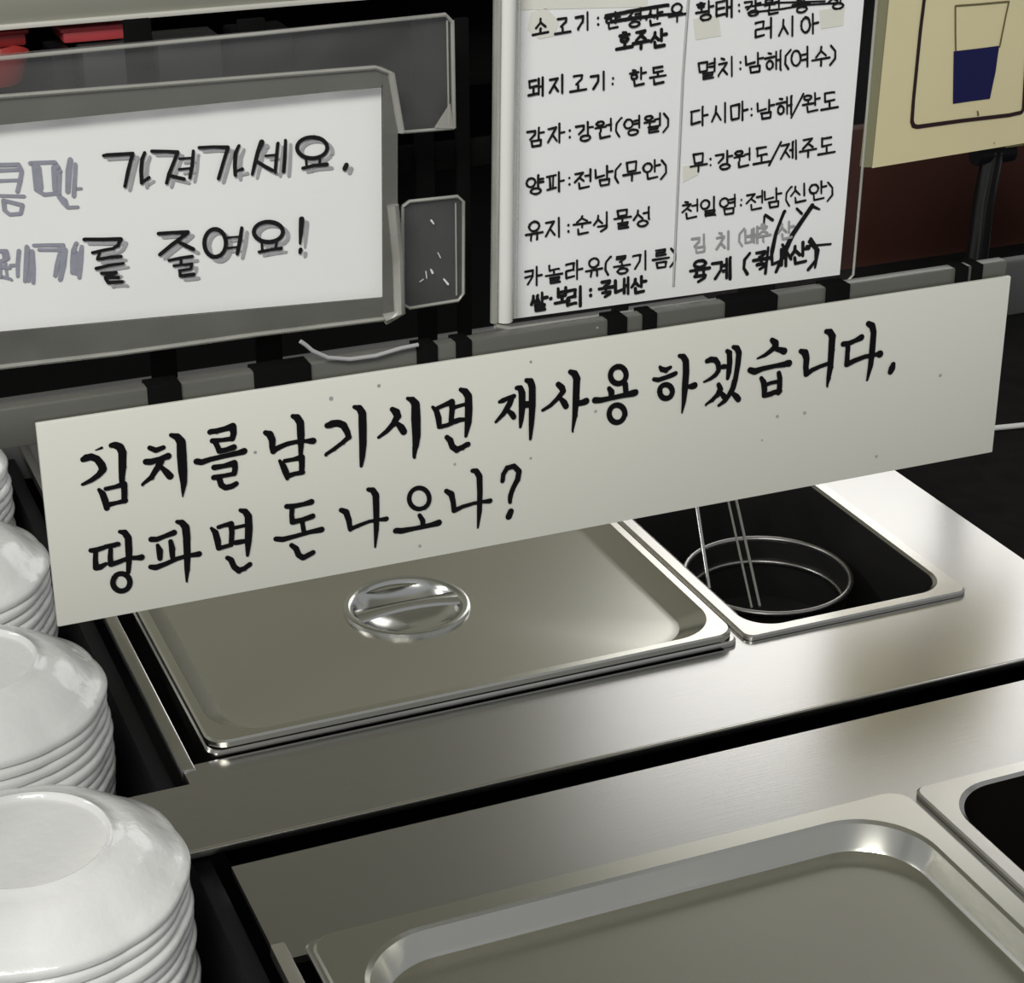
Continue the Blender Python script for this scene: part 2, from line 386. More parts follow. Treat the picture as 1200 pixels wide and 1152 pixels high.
tag(boxobj('dark_sauce', .352, .477, .018, .248, -.12, -.075, M['liquid']), 'black sauce lying deep in the narrow open pan', 'sauce')
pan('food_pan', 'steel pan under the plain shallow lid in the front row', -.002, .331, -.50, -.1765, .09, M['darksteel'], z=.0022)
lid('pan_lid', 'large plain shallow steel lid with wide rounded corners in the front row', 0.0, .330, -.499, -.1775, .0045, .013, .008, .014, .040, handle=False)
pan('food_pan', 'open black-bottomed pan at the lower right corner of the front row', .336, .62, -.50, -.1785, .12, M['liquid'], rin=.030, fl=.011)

# round strainer basket and two utensils
def ringpts(c, r, z, n=48): return [(c[0] + r * math.cos(k * math.tau / n), c[1] + r * math.sin(k * math.tau / n), z) for k in range(n)]
cc = atZ(899, 674, -.028); br = .0560; print('BASKET', cc)
st = thing('round_basket', 'round dark steel basket standing inside the narrow open pan', 'basket', loc=(cc.x, cc.y, -.072))
bm = bmesh.new(); tube(bm, ringpts(cc, br, -.028), .0021, 8, True); under(link('top_ring', bm, M['ring'], None, 60), st)
bm = bmesh.new(); tube(bm, ringpts(cc, br - .004, -.044), .0018, 8, True); under(link('lower_ring', bm, M['ring'], None, 60), st)
bm = bmesh.new()
loft(bm, [([(p[0], p[1]) for p in ringpts(cc, r, 0)], z) for r, z in ((br - .001, -.028), (br - .003, -.045), (br - .006, -.070), (.03, -.0735))], cap=True)
under(link('basket_wall', bm, M['darksteel'], None, 60), st)
def rod(name, label, a, b, rads, tip=None):
    t = thing(name, label, 'utensil', loc=b)
    for k, (off, r) in enumerate(rads):
        bm = bmesh.new(); o = Vector(off); d = (Vector(a) - Vector(b)).normalized()
        p0 = Vector(b) + o; p1 = Vector(a) + o
        pts = [p0, p0.lerp(p1, .5), p1, p1 + d * .05, p1 + d * .065 + Vector((0, .004, 0))]
        tube(bm, pts, r, 10); under(link('rod', bm, M['polished'], None, 60), t)
    return t
rod('tongs', 'pair of slim steel tong arms leaning in the dark pan, the right-hand utensil', atY(858, 590, .16), atZ(885, 712, -.026), [((-.0025, 0, 0), .0009), ((.0035, 0, 0), .0011)])
rod('ladle', 'single thin steel ladle handle, left of the paired tong arms', atY(817, 597, .17), atZ(831, 690, -.03), [((0, 0, 0), .0015)])

# ================================================================ PLATES
def plate_mesh():
    prof = [(.0001, .0180), (.020, .0180), (.0375, .0182), (.0386, .0205), (.0398, .0212), (.0413, .0206), (.0426, .0192), (.047, .0184), (.053, .0162), (.0600, .0120), (.066, .0066), (.0715, .0025), (.0748, .0008),
            (.0758, -.0014), (.0752, -.0042), (.0738, -.0042), (.0715, -.0014), (.066, .0036), (.058, .0085), (.048, .0125), (.036, .0138), (.0001, .0138)]
    bm = bmesh.new(); n = 120; rings = []
    for r, z in prof:
        k = max(0, min(1, (r - .042) / .030)); row = []
        for i in range(n):
            a = i * math.tau / n; lob = abs(math.sin(5 * a)); rr = r * (1 + k * .016 * (lob - .65)); row.append(bm.verts.new((rr * math.cos(a), rr * math.sin(a), z + k * .0006 * (lob - .5))))
        rings.append(row)
    for A, B in zip(rings, rings[1:]):
        for i in range(n): bm.faces.new((A[i], A[(i + 1) % n], B[(i + 1) % n], B[i]))
    bm.faces.new(rings[0][::-1]); bm.faces.new(rings[-1])
    return bm
pl0 = link('plate', plate_mesh(), M['plate'], None, 50)
stacks = [(-.1165, -.1135, .030, 'stack nearest the viewer'), (-.1165, .068, .030, 'second stack from the viewer'), (-.1160, .232, .030, 'third stack from the viewer'), (-.113, .395, .030, 'farthest stack at the left edge')]
ORD = 'first second third fourth fifth sixth seventh eighth ninth tenth eleventh twelfth thirteenth fourteenth fifteenth sixteenth'.split()
first = True
for sx, sy, sz, nm in stacks:
    n = 16 if sz > .02 else 14
    for k in range(n):
        o = pl0 if first else pl0.copy()
        if not first: COL.objects.link(o)
        first = False
        j = 0 if k == 0 else .0012
        o.location = (sx + random.uniform(-j, j), sy + random.uniform(-j, j), sz - .0070 * k)
        o.rotation_euler = (0, 0, random.uniform(-.06, .06) + .12)
        if k == 0: tag(o, 'upturned white scalloped plate on top of the ' + nm, 'plate', 'white plates in the ' + nm)
        else: tag(o, 'white scalloped plate, %s from the top of the %s' % (ORD[k], nm), 'plate', 'white plates in the ' + nm)
tag(boxobj('plate_tray', -.205, -.038, -.26, .50, -.125, -.088, M['black'], .002), 'black tray carrying the four stacks of white plates', 'tray')

# ================================================================ MAIN SIGN
YS = -0.28
ms = thing('white_sign', 'long white sign board with two lines of black brush lettering about kimchi', 'sign', loc=atY(615, 632, YS))
bm = bmesh.new(); qa = atY(42, 497, YS); qb = atY(1163, 531, YS); box(bm, qa.x, qb.x, YS, YS + .002, qb.z + .0004, qa.z, .0004)
under(link('board', bm, M['board'], None, 35), ms)
G1 = (80, 480, 6, [
    [(105, 350, 36), (125, 338, 44), (160, 330, 42), (200, 345, 42), (232, 385, 46), (243, 418, 46), (215, 455, 36), (165, 492, 30), (98, 525, 18)],
    [(300, 250, 30), (330, 248, 42), (362, 262, 48), (380, 300, 48), (380, 400, 46), (376, 480, 36), (378, 530, 30)],
    [(215, 562, 22), (240, 590, 38), (258, 640, 40), (270, 692, 34)], [(262, 555, 26), (330, 540, 26), (390, 520, 38), (393, 580, 36), (392, 640, 34)], [(275, 670, 34), (340, 655, 26), (402, 640, 32)],
    [(190, 285, 6), (235, 268, 16)],
    [(572, 268, 30), (615, 285, 34), (668, 265, 28)], [(545, 365, 38), (580, 365, 40), (640, 345, 30), (700, 325, 42)],
    [(650, 355, 44), (625, 410, 38), (585, 475, 32), (520, 526, 18)], [(655, 405, 26), (690, 440, 40), (715, 468, 44)],
    [(722, 178, 26), (765, 190, 44), (792, 225, 54), (796, 320, 58), (803, 430, 54), (810, 510, 40), (805, 570, 22), (802, 612, 6)],
    [(995, 155, 34), (1040, 150, 34), (1100, 135, 34), (1155, 118, 46), (1162, 165, 38), (1152, 205, 34)], [(1012, 218, 32), (1080, 212, 26), (1152, 202, 30)],
    [(1030, 222, 34), (1048, 258, 32), (1060, 290, 34), (1110, 280, 32), (1162, 262, 38)],
    [(900, 362, 38), (935, 370, 38), (1000, 348, 32), (1100, 325, 30), (1190, 305, 34), (1235, 292, 42)],
    [(1025, 405, 36), (1090, 395, 30), (1165, 375, 42), (1172, 410, 34), (1165, 448, 34)], [(1022, 475, 34), (1090, 462, 26), (1165, 448, 28)],
    [(1060, 480, 36), (1075, 530, 36), (1105, 548, 36), (1150, 538, 36), (1180, 520, 32)]])
G2 = (290, 440, 6, [
    [(125, 400, 30), (155, 412, 44), (172, 450, 42), (172, 500, 36), (180, 532, 36), (215, 508, 34), (280, 480, 30), (350, 465, 28), (410, 460, 24), (440, 460, 36), (460, 458, 40)],
    [(318, 285, 28), (348, 295, 44), (370, 330, 46), (374, 420, 46), (374, 500, 34), (372, 560, 26)],
    [(225, 598, 20), (250, 635, 38), (268, 680, 40), (278, 722, 24)], [(262, 600, 26), (320, 590, 26), (380, 575, 40), (382, 620, 36), (380, 680, 34)], [(285, 705, 34), (330, 690, 28), (388, 680, 30)],
    [(560, 350, 36), (590, 340, 46), (640, 335, 44), (675, 350, 44), (700, 395, 38), (712, 432, 34), (670, 470, 28), (610, 515, 26), (550, 555, 22)],
    [(750, 220, 24), (785, 228, 40), (806, 265, 48), (808, 350, 50), (810, 480, 46), (805, 570, 36), (798, 635, 20)]])
G3 = (430, 420, 6, [
    [(175, 355, 30), (205, 378, 48), (215, 405, 44), (185, 460, 36), (140, 510, 30), (82, 555, 20)], [(205, 450, 24), (240, 485, 44), (258, 515, 42)],
    [(285, 280, 22), (318, 290, 40), (340, 320, 52), (342, 420, 58), (346, 540, 52), (340, 620, 38), (332, 692, 22)],
    [(462, 342, 20), (488, 368, 34), (503, 420, 38), (508, 480, 30)], [(495, 348, 26), (545, 325, 28), (595, 305, 40), (598, 350, 36), (590, 435, 32)], [(515, 478, 28), (560, 468, 26), (602, 448, 30)],
    [(610, 345, 26), (690, 322, 22)], [(620, 442, 36), (650, 432, 32), (690, 428, 24)],
    [(658, 218, 26), (690, 232, 42), (712, 265, 46), (714, 360, 48), (710, 450, 44), (694, 545, 20)],
    [(560, 552, 30), (585, 575, 38), (600, 620, 38), (630, 642, 38), (670, 625, 34), (708, 602, 34)]])
G4 = (570, 400, 6, [
    [(92, 425, 22), (115, 415, 32), (150, 398, 26), (192, 385, 30)], [(178, 395, 34), (160, 440, 38), (120, 505, 32), (65, 565, 18)], [(150, 485, 24), (178, 510, 36), (190, 530, 34)],
    [(210, 325, 26), (238, 328, 36), (250, 365, 44), (250, 470, 42), (244, 550, 32), (238, 602, 18)], [(265, 445, 44), (310, 440, 40)],
    [(280, 272, 28), (308, 280, 42), (320, 320, 44), (320, 450, 44), (314, 580, 34), (307, 685, 18)],
    [(505, 302, 34), (530, 325, 40), (540, 350, 36), (500, 400, 30), (450, 450, 26), (395, 484, 20)], [(515, 395, 24), (545, 430, 40), (558, 455, 38)],
    [(588, 212, 30), (618, 225, 42), (635, 265, 46), (630, 400, 44), (622, 520, 34), (605, 632, 14)], [(640, 437, 36), (675, 430, 40), (700, 420, 44)],
    circ(926, 236, 56, 60, 34), [(862, 330, 28), (878, 355, 40), (878, 385, 36)], [(975, 300, 36), (980, 360, 34)],
    [(762, 412, 40), (800, 412, 36), (870, 398, 30), (960, 378, 32), (1030, 362, 44), (1045, 358, 42)], circ(917, 508, 55, 62, 34)])
G5 = (750, 380, 7.5, [
    [(172, 372, 24), (190, 395, 40), (225, 402, 42), (268, 378, 28)], [(122, 482, 32), (160, 488, 38), (220, 468, 36), (280, 445, 40), (312, 430, 36)], circ(227, 590, 56, 60, 42),
    [(345, 275, 30), (378, 282, 46), (400, 320, 52), (402, 420, 54), (392, 560, 52), (382, 680, 36), (366, 775, 14)], [(420, 548, 30), (455, 545, 50), (478, 538, 54)],
    [(590, 322, 40), (620, 308, 46), (660, 310, 44), (685, 345, 42), (690, 400, 40), (665, 440, 38), (620, 475, 30), (560, 505, 16)],
    [(725, 370, 40), (775, 368, 30)], [(762, 232, 32), (785, 250, 44), (788, 330, 46), (780, 420, 44), (770, 475, 30)],
    [(820, 198, 32), (850, 208, 46), (868, 250, 48), (858, 350, 46), (845, 430, 42), (832, 500, 44)],
    [(688, 528, 36), (705, 570, 44), (680, 620, 40), (635, 665, 32), (575, 708, 18)], [(700, 590, 30), (735, 630, 44), (755, 660, 40)],
    [(830, 500, 48), (815, 560, 46), (780, 620, 40), (745, 670, 38), (690, 712, 24)], [(805, 598, 30), (845, 635, 48), (862, 658, 46)]])
G6 = (870, 360, 6, [
    [(205, 228, 30), (230, 250, 44), (235, 272, 40), (200, 305, 32), (160, 335, 26), (105, 360, 12)], [(225, 290, 26), (270, 300, 36), (292, 308, 44)],
    [(52, 440, 36), (85, 450, 42), (140, 430, 32), (230, 410, 28), (300, 398, 38), (325, 393, 44)],
    [(132, 498, 26), (150, 530, 38), (155, 580, 38), (152, 620, 32)], [(255, 462, 30), (262, 500, 34), (260, 560, 36), (252, 600, 34)], [(160, 545, 26), (200, 530, 24), (250, 520, 26)], [(155, 618, 32), (205, 605, 34), (262, 588, 32)],
    [(410, 308, 30), (440, 320, 46), (450, 360, 42), (445, 420, 38), (448, 470, 36), (490, 440, 30), (545, 415, 26), (600, 395, 26)],
    [(588, 168, 30), (615, 172, 40), (632, 205, 46), (626, 300, 44), (618, 420, 40), (605, 500, 30), (595, 555, 14)],
    [(708, 258, 34), (745, 255, 34), (790, 235, 30), (835, 212, 42)], [(740, 280, 34), (735, 340, 32), (732, 400, 36), (790, 372, 32), (860, 345, 28), (940, 330, 26), (965, 328, 46)],
    [(885, 115, 34), (912, 130, 42), (922, 175, 40), (912, 300, 42), (900, 410, 36), (876, 512, 16)],
    [(1058, 402, 34), (1050, 428, 46), (1040, 452, 38)]])
G7 = (90, 590, 5.4545, [
    [(88, 298, 26), (120, 295, 30), (175, 278, 26), (240, 265, 28), (262, 258, 28)], [(120, 305, 26), (118, 360, 28), (122, 410, 34), (150, 405, 34), (185, 385, 22)],
    [(215, 285, 24), (212, 340, 28), (215, 388, 30), (265, 372, 28), (330, 345, 24), (380, 345, 26), (412, 342, 36)],
    [(275, 180, 22), (305, 185, 34), (328, 220, 38), (332, 300, 38), (332, 380, 30), (328, 440, 24)], circ(284, 503, 55, 55, 30),
    [(475, 228, 32), (510, 228, 30), (560, 208, 26), (620, 185, 34)], [(515, 265, 20), (528, 300, 36), (530, 350, 28)], [(598, 240, 26), (608, 290, 34), (612, 345, 28)],
    [(472, 405, 28), (505, 408, 34), (560, 388, 28), (640, 352, 26), (710, 332, 24), (760, 325, 30), (780, 322, 34)],
    [(640, 115, 22), (670, 120, 34), (694, 150, 42), (702, 230, 40), (706, 330, 38), (705, 420, 30), (702, 497, 12)],
    [(860, 158, 18), (885, 185, 34), (900, 240, 36), (905, 285, 28)], [(905, 150, 24), (940, 138, 24), (985, 128, 32), (990, 180, 30), (985, 262, 28)], [(905, 285, 26), (950, 272, 24), (985, 262, 24)],
    [(1010, 155, 22), (1075, 140, 20)], [(1015, 250, 30), (1045, 245, 30), (1080, 238, 24)],
    [(1045, 42, 22), (1075, 50, 34), (1095, 80, 40), (1098, 160, 42), (1094, 240, 38), (1090, 330, 18)],
    [(960, 345, 24), (985, 360, 32), (1005, 405, 32), (1035, 428, 34), (1070, 415, 28), (1105, 390, 30)]])
G8 = (310, 540, 3.75, [
    [(97, 200, 20), (130, 198, 20), (170, 190, 18), (205, 180, 24)], [(120, 205, 20), (118, 240, 18), (122, 268, 22), (165, 258, 20), (210, 242, 22)], [(165, 262, 18), (172, 308, 18)],
    [(50, 343, 20), (80, 345, 22), (130, 332, 18), (200, 312, 18), (250, 302, 24)], [(118, 370, 18), (138, 385, 22), (148, 412, 22), (168, 425, 22), (212, 402, 20)],
    [(335, 215, 18), (358, 225, 24), (370, 260, 22), (376, 300, 18), (410, 285, 16), (460, 266, 14), (505, 258, 14), (535, 255, 20)],
    [(455, 125, 16), (475, 128, 22), (488, 150, 26), (490, 220, 24), (490, 300, 20), (485, 378, 8)],
    circ(679, 165, 44, 47, 18), [(680, 238, 16), (694, 262, 20), (694, 284, 18)], [(575, 306, 22), (600, 308, 24), (660, 297, 18), (730, 282, 20), (765, 272, 26)],
    [(798, 132, 18), (820, 145, 24), (828, 180, 20), (832, 218, 20), (870, 200, 16), (920, 185, 14), (960, 178, 14), (990, 175, 20)],
    [(912, 42, 16), (930, 45, 22), (944, 68, 24), (946, 140, 22), (944, 220, 20), (937, 294, 8)],
    [(1045, 88, 18), (1048, 58, 18), (1065, 30, 20), (1095, 22, 20), (1117, 45, 22), (1110, 85, 22), (1090, 125, 20), (1080, 155, 20), (1078, 180, 16)], [(1082, 222, 24), (1073, 245, 26)]])
under(ink('lettering', M['ink'], YS - .0003, [G1, G2, G3, G4, G5, G6, G7, G8], None, wmul=1.16), ms)
bm = bmesh.new(); random.seed(3)
for (x, y, r) in ((388, 467, 3), (444, 452, 2.5), (299, 530, 2.2), (911, 488, 2.6), (943, 484, 2.8), (1102, 440, 2.8), (1027, 535, 2.5), (622, 424, 2), (698, 482, 2.2), (622, 537, 2), (492, 640, 2.4), (893, 516, 1.6), (700, 384, 1.6), (533, 544, 2)):
    p = atY(x, y, YS - .0002); rr = r * .00028
    bm.faces.new([bm.verts.new((p.x + rr * math.cos(t * math.tau / 8), p.y, p.z + rr * math.sin(t * math.tau / 8))) for t in range(8)])
under(link('specks', bm, M['softink']), ms)['kind'] = 'stuff'

# ledge behind and above the sign with black brackets
YL = YS + .0035
zt = atY(165, 456, YL).z; zb = atY(10, 526, YL).z
lg = thing('guard_ledge', 'narrow grey steel ledge running along just behind the long white sign', 'ledge', loc=(.12, YL, zb))
under(boxobj('ledge_bar', -.232, qb.x, YL, YL + .006, zb, zt, M['ledge'], .0008), lg)
for (xa, xb) in ((172, 212), (297, 364), (488, 512), (534, 552), (712, 734), (753, 769), (850, 910), (968, 995), (1120, 1134), (1139, 1151)):
    yy = 455 - (xa - 165) * .15
    under(boxobj('bracket', atY(xa, yy, YL).x, atY(xb, yy, YL).x, YL - .0012, YL + .008, zb - .0005, zt + .0004, M['matt'], .0003), lg)
under(boxobj('post', -.240, -.226, YL - .002, YL + .014, -.03, zt + .004, M['black'], .001), lg)

# ================================================================ LEFT NOTICE
YP = -.250
def quad(bm, c, Y, th):
    """sheet with corners given in the photo, standing in plane Y with thickness th"""
    A = [atY(x, y, Y) for x, y in c]; B = [p + Vector((0, th, 0)) for p in A]
    a = [bm.verts.new(p) for p in A]; b = [bm.verts.new(p) for p in B]
    bm.faces.new(a); bm.faces.new(b[::-1])
    for i in range(len(a)): bm.faces.new((a[i], b[i], b[(i + 1) % len(a)], a[(i + 1) % len(a)]))
def sheet(name, c, Y, th, m, parent=None):
    bm = bmesh.new(); quad(bm, c, Y, th); bmesh.ops.recalc_face_normals(bm, faces=bm.faces); o = link(name, bm, m)
    if parent: under(o, parent)
    return o
def edgeline(name, pts, Y, r, m, parent):
    bm = bmesh.new(); tube(bm, [atY(x, y, Y) for x, y in pts], r, 6); return under(link(name, bm, m, None, 60), parent)
np_ = thing('notice_paper', 'white paper notice with handwritten lettering in a clear pocket, upper left', 'notice', loc=atY(200, 370, YP))
sheet('paper_sheet', [(-60, 153), (400, 107), (447, 103), (448, 348), (200, 370), (-60, 394)], YP, .0006, M['paper'], np_)
D1 = (110, 140, 7.06, [
    [(80, 298, 24), (110, 292, 26), (320, 280, 26), (300, 350, 26), (280, 430, 28), (255, 552, 24)], [(420, 275, 24), (398, 330, 28), (390, 420, 28), (395, 525, 26)], [(400, 518, 20), (455, 480, 24)],
    [(480, 262, 26), (600, 262, 22), (692, 268, 26), (660, 350, 26), (620, 450, 28), (600, 525, 24)], [(640, 465, 24), (745, 490, 24)], [(710, 325, 18), (800, 318, 16)], [(705, 412, 18), (800, 402, 16)], [(822, 260, 22), (812, 380, 26), (793, 482, 24)],
    [(870, 232, 24), (990, 225, 22), (1108, 228, 26), (1070, 350, 26), (1030, 487, 26)]])
D2 = (270, 140, 7.06, [
    [(70, 215, 22), (42, 280, 30), (36, 380, 28), (40, 460, 26)], [(52, 425, 14), (98, 410, 26)],
    [(258, 188, 40), (225, 270, 30), (200, 370, 28), (180, 452, 22)], [(225, 350, 22), (290, 390, 26), (345, 418, 24)], [(290, 300, 18), (375, 290, 16)], [(392, 195, 24), (380, 320, 26), (370, 432, 24)], [(455, 172, 22), (450, 300, 26), (440, 430, 26)],
    circ(675, 232, 126, 88, 28), [(625, 330, 18), (630, 395, 18)], [(740, 320, 18), (735, 375, 18)], [(598, 402, 24), (690, 380, 24), (798, 370, 28)], [(958, 375, 34), (945, 405, 36)]])
D4 = (0, 250, 7.06, [
    [(695, 215, 26), (850, 215, 26), (1000, 212, 28), (975, 265, 26), (935, 290, 22), (850, 305, 22), (765, 325, 22)], [(825, 320, 20), (805, 378, 22), (900, 365, 22), (1000, 355, 24)],
    [(795, 455, 26), (900, 430, 22), (1020, 412, 20)], [(840, 495, 24), (960, 488, 24)], [(950, 495, 22), (870, 530, 24), (980, 530, 24)], [(870, 535, 22), (895, 572, 26), (1010, 565, 24)]])
D5 = (170, 240, 5.714, [
    [(90, 192, 22), (180, 185, 20), (285, 182, 24), (240, 220, 22), (180, 265, 24), (98, 332, 22)], [(210, 240, 18), (265, 268, 22), (322, 295, 22)], [(160, 372, 18), (240, 355, 18), (315, 345, 20)], [(240, 360, 16), (240, 400, 18)],
    [(192, 408, 16), (250, 400, 14), (312, 395, 18), (305, 428, 16), (230, 440, 16), (235, 475, 20), (325, 465, 22)],
    circ(468, 255, 72, 94, 24), [(545, 218, 12), (625, 212, 12)], [(545, 288, 12), (620, 280, 12)], [(647, 155, 20), (635, 240, 24), (617, 328, 20)],
    circ(825, 180, 98, 68, 24), [(780, 250, 14), (785, 308, 16)], [(882, 245, 14), (872, 290, 16)], [(763, 315, 18), (840, 300, 18), (912, 290, 18)],
    [(1047, 95, 32), (1042, 180, 26), (1036, 258, 14)], [(1040, 298, 24), (1036, 318, 20)]])
D3 = (0, 170, 10, [
    [(-60, 230, 34), (215, 225, 34), (250, 300, 34), (230, 420, 34), (200, 540, 34)], [(-60, 300, 34), (210, 290, 30)], [(-60, 420, 30), (220, 410, 26)], [(-60, 590, 26), (280, 600, 30)], [(40, 650, 40), (50, 760, 34), (110, 810, 30), (240, 800, 30), (260, 700, 34), (60, 650, 30)],
    [(350, 210, 34), (640, 200, 34), (670, 250, 40), (700, 300, 34), (690, 560, 34), (520, 580, 34), (420, 520, 34), (410, 240, 60)], [(450, 260, 40), (470, 500, 50)], [(630, 260, 46), (640, 520, 40)],
    [(820, 170, 44), (800, 300, 50), (790, 540, 40)], [(880, 220, 30), (860, 590, 36)], [(870, 515, 26), (950, 510, 26)], [(690, 600, 40), (750, 660, 60), (790, 730, 30), (910, 725, 28)]])
D6 = (0, 250, 7.06, [
    [(-40, 310, 22), (50, 310, 24), (65, 370, 22), (-10, 400, 22), (-10, 440, 20), (80, 450, 18)], [(0, 420, 24), (0, 520, 24), (90, 545, 18)], [(30, 330, 24), (60, 530, 16)], [(155, 310, 26), (145, 420, 24), (145, 520, 20)], [(85, 430, 20), (150, 425, 18)],
    [(220, 275, 26), (215, 420, 30), (203, 560, 20)], [(265, 310, 22), (268, 440, 30), (272, 570, 22)], [(240, 300, 20), (235, 560, 22)],
    [(280, 265, 22), (400, 262, 22), (522, 262, 24), (490, 350, 28), (470, 430, 28), (455, 515, 24)], [(320, 300, 18), (460, 300, 18), (535, 300, 30), (520, 420, 34), (495, 545, 26)],
    [(630, 245, 24), (608, 310, 32), (600, 400, 30), (600, 490, 28)], [(675, 275, 24), (660, 380, 40), (655, 530, 24)], [(630, 330, 30), (625, 490, 30)]])
under(ink('painted_letter_shadow', M['lettershadow'], YP - .0003, [D1, D2, D4, D5], None, off=(5.8, 4.6), wmul=1.05), np_)  # shifted grey copy paints the letters' cast shadow onto the sheet
under(ink('faded_lettering', M['greyink'], YP - .0003, [D3, D6], None, wmul=1.35), np_)
under(ink('lettering', M['ink'], YP - .0008, [D1, D2, D4, D5], None, wmul=1.15), np_)

ah = thing('clear_sign_pocket', 'scuffed clear acrylic pocket around the handwritten notice, upper left', 'sign holder', loc=atY(200, 400, YP))
sheet('front_sheet', [(-60, 118), (300, 90), (448, 78), (460, 84), (466, 372), (250, 398), (-60, 436)], YP - .004, .0012, M['film'], ah)
sheet('top_border', [(-60, 118), (300, 90), (448, 78), (458, 84), (446, 102), (-60, 152)], YP - .0055, .0008, M['haze'], ah)
sheet('bottom_border', [(-60, 395), (448, 349), (466, 368), (250, 398), (-60, 438)], YP - .0055, .0008, M['haze'], ah)
sheet('side_border', [(449, 80), (462, 92), (466, 155), (466, 374), (449, 374)], YP - .0057, .0008, M['haze'], ah)
edgeline('top_edge', [(-60, 118), (200, 98), (440, 79), (458, 86)], YP - .006, .0009, M['edge'], ah)
edgeline('bottom_edge', [(-60, 437), (140, 414), (300, 392), (462, 372)], YP - .006, .0010, M['edge'], ah)
edgeline('right_edge', [(458, 86), (464, 120), (470, 155)], YP - .006, .0014, M['edge'], ah)
edgeline('lower_corner_edge', [(460, 240), (466, 300), (468, 366), (450, 374)], YP - .006, .0024, M['edge'], ah)
rp = thing('clear_rear_sheet', 'large clear acrylic sheet behind the handwritten notice, with a square corner', 'acrylic sheet', loc=atY(300, 150, YP + .01))
sheet('sheet', [(-60, 70), (300, 38), (524, 16), (531, 26), (532, 150), (470, 156), (-60, 200)], YP + .010, .002, M['clear'], rp)
edgeline('top_edge', [(-60, 74), (300, 40), (522, 17), (530, 26)], YP + .008, .0008, M['edge'], rp)
edgeline('right_edge', [(530, 24), (532, 150)], YP + .008, .0008, M['edge'], rp)
edgeline('inner_edge', [(524, 24), (526, 148)], YP + .008, .0004, M['edge'], rp)
edgeline('bottom_edge', [(470, 155), (532, 150)], YP + .008, .0007, M['edge'], rp)
sheet('corner_glue', [(528, 122), (531, 150), (510, 150)], YP + .007, .001, M['edge'], rp)
tb = thing('clear_tab', 'small clear rounded acrylic tab right of the handwritten notice', 'acrylic tab', loc=atY(508, 355, YP + .004))
c0 = [(472, 242), (480, 236), (536, 230), (543, 236), (543, 344), (537, 352), (480, 361), (472, 356)]
sheet('tab_sheet', c0, YP + .004, .002, M['clear'], tb)
edgeline('rim', c0 + c0[:1], YP + .003, .0007, M['edge'], tb)
under(ink('glue_spots', M['white_edge'], YP + .003, [(0, 0, 1, [[(505, 258, 2.2), (508, 262, 1.5)], [(505, 316, 2), (507, 320, 2.5)], [(499, 318, 1.2), (500, 326, 1)], [(520, 327, 1.8), (525, 333, 2.4)], [(492, 330, 1), (496, 327, 1)], [(513, 296, 1), (516, 302, 1)]])], None), tb)['kind'] = 'stuff'
edgeline('inner_rim', [(534, 238), (535, 346)], YP + .003, .0004, M['edge'], tb)

# ================================================================ INGREDIENT LIST
YI = -.240
il = thing('ingredient_list', 'white sheet listing ingredients and their origins in black handwriting', 'notice', loc=atY(790, 350, YI))
sheet('paper_sheet', [(604, -30), (1016, -60), (1012, 5), (984, 322), (584, 376), (590, 180)], YI, .0006, M['listpaper'], il)
A0 = (600, 0, 6)
L = []
L.append(hangul([('소', 200, 190), ('고', 355, 183), ('기', 500, 150), (':', 605, 145, .9)], *A0, 108, 17))
L.append(hangul([('돼', 170, 612), ('지', 320, 592), ('고', 465, 588), ('기', 610, 568), (':', 708, 568, .8), ('한', 885, 540), ('돈', 1025, 530)], *A0, 112, 17))
A1 = (600, 120, 6)
L.append(hangul([('감', 165, 242), ('자', 310, 218), (':', 405, 218, .8), ('강', 508, 205), ('원', 645, 185), ('(', 740, 175), ('영', 845, 165), ('월', 988, 145), (')', 1090, 140)], *A1, 118, 16))
L.append(hangul([('양', 160, 578), ('파', 305, 558), (':', 403, 550, .8), ('전', 500, 540), ('남', 645, 515), ('(', 735, 500), ('무', 840, 482), ('안', 980, 472), (')', 1075, 468)], *A1, 118, 16))
A2 = (600, 230, 6)
L.append(hangul([('유', 155, 242), ('지', 295, 220), (':', 395, 220, .8), ('순', 492, 202), ('식', 632, 180), ('물', 775, 160), ('성', 912, 145)], *A2, 118, 16))
L.append(hangul([('카', 150, 560), ('놀', 295, 545), ('라', 435, 518), ('유', 575, 498), ('(', 665, 490), ('콩', 770, 480), ('기', 905, 452), ('름', 1045, 438), (')', 1140, 428)], *A2, 115, 16))
L.append(hangul([('호', 790, 290, 1.1), ('주', 905, 278, 1.1), ('산', 1030, 270, 1.1)], *A0, 100, 24))
L.append(hangul([('쌀', 190, 740, 1.1), ('.', 272, 715), ('보', 350, 700), ('리', 445, 705, 1.2), (':', 552, 675, .8), ('국', 660, 650), ('내', 775, 630), ('산', 890, 622)], *A2, 100, 23))
L.append((600, 0, 6, [[(660, 110, 26), (800, 85, 26), (1000, 50, 26), (1095, 35, 24)], [(700, 152, 26), (850, 128, 26), (1020, 108, 22), (1195, 90, 14)]]))
L.append(hangul([('한', 705, 145, 1.0), ('정', 855, 125, 1.1), ('산', 1000, 115, 1.1), ('우', 1158, 88, 1.1)], *A0, 105, 16))
B0 = (800, 0, 6)
L.append(hangul([('황', 155, 75, 1.1), ('태', 295, 55, 1.1), (':', 395, 52, .8), ('러', 570, 200, 1.1), ('시', 735, 185, 1.1), ('아', 892, 168, 1.1)], *B0, 110, 17))
L.append(hangul([('강', 490, 50), ('원', 630, 40), ('용', 830, 20, 1.1), ('창', 1085, -5, 1.1)], *B0, 110, 15))
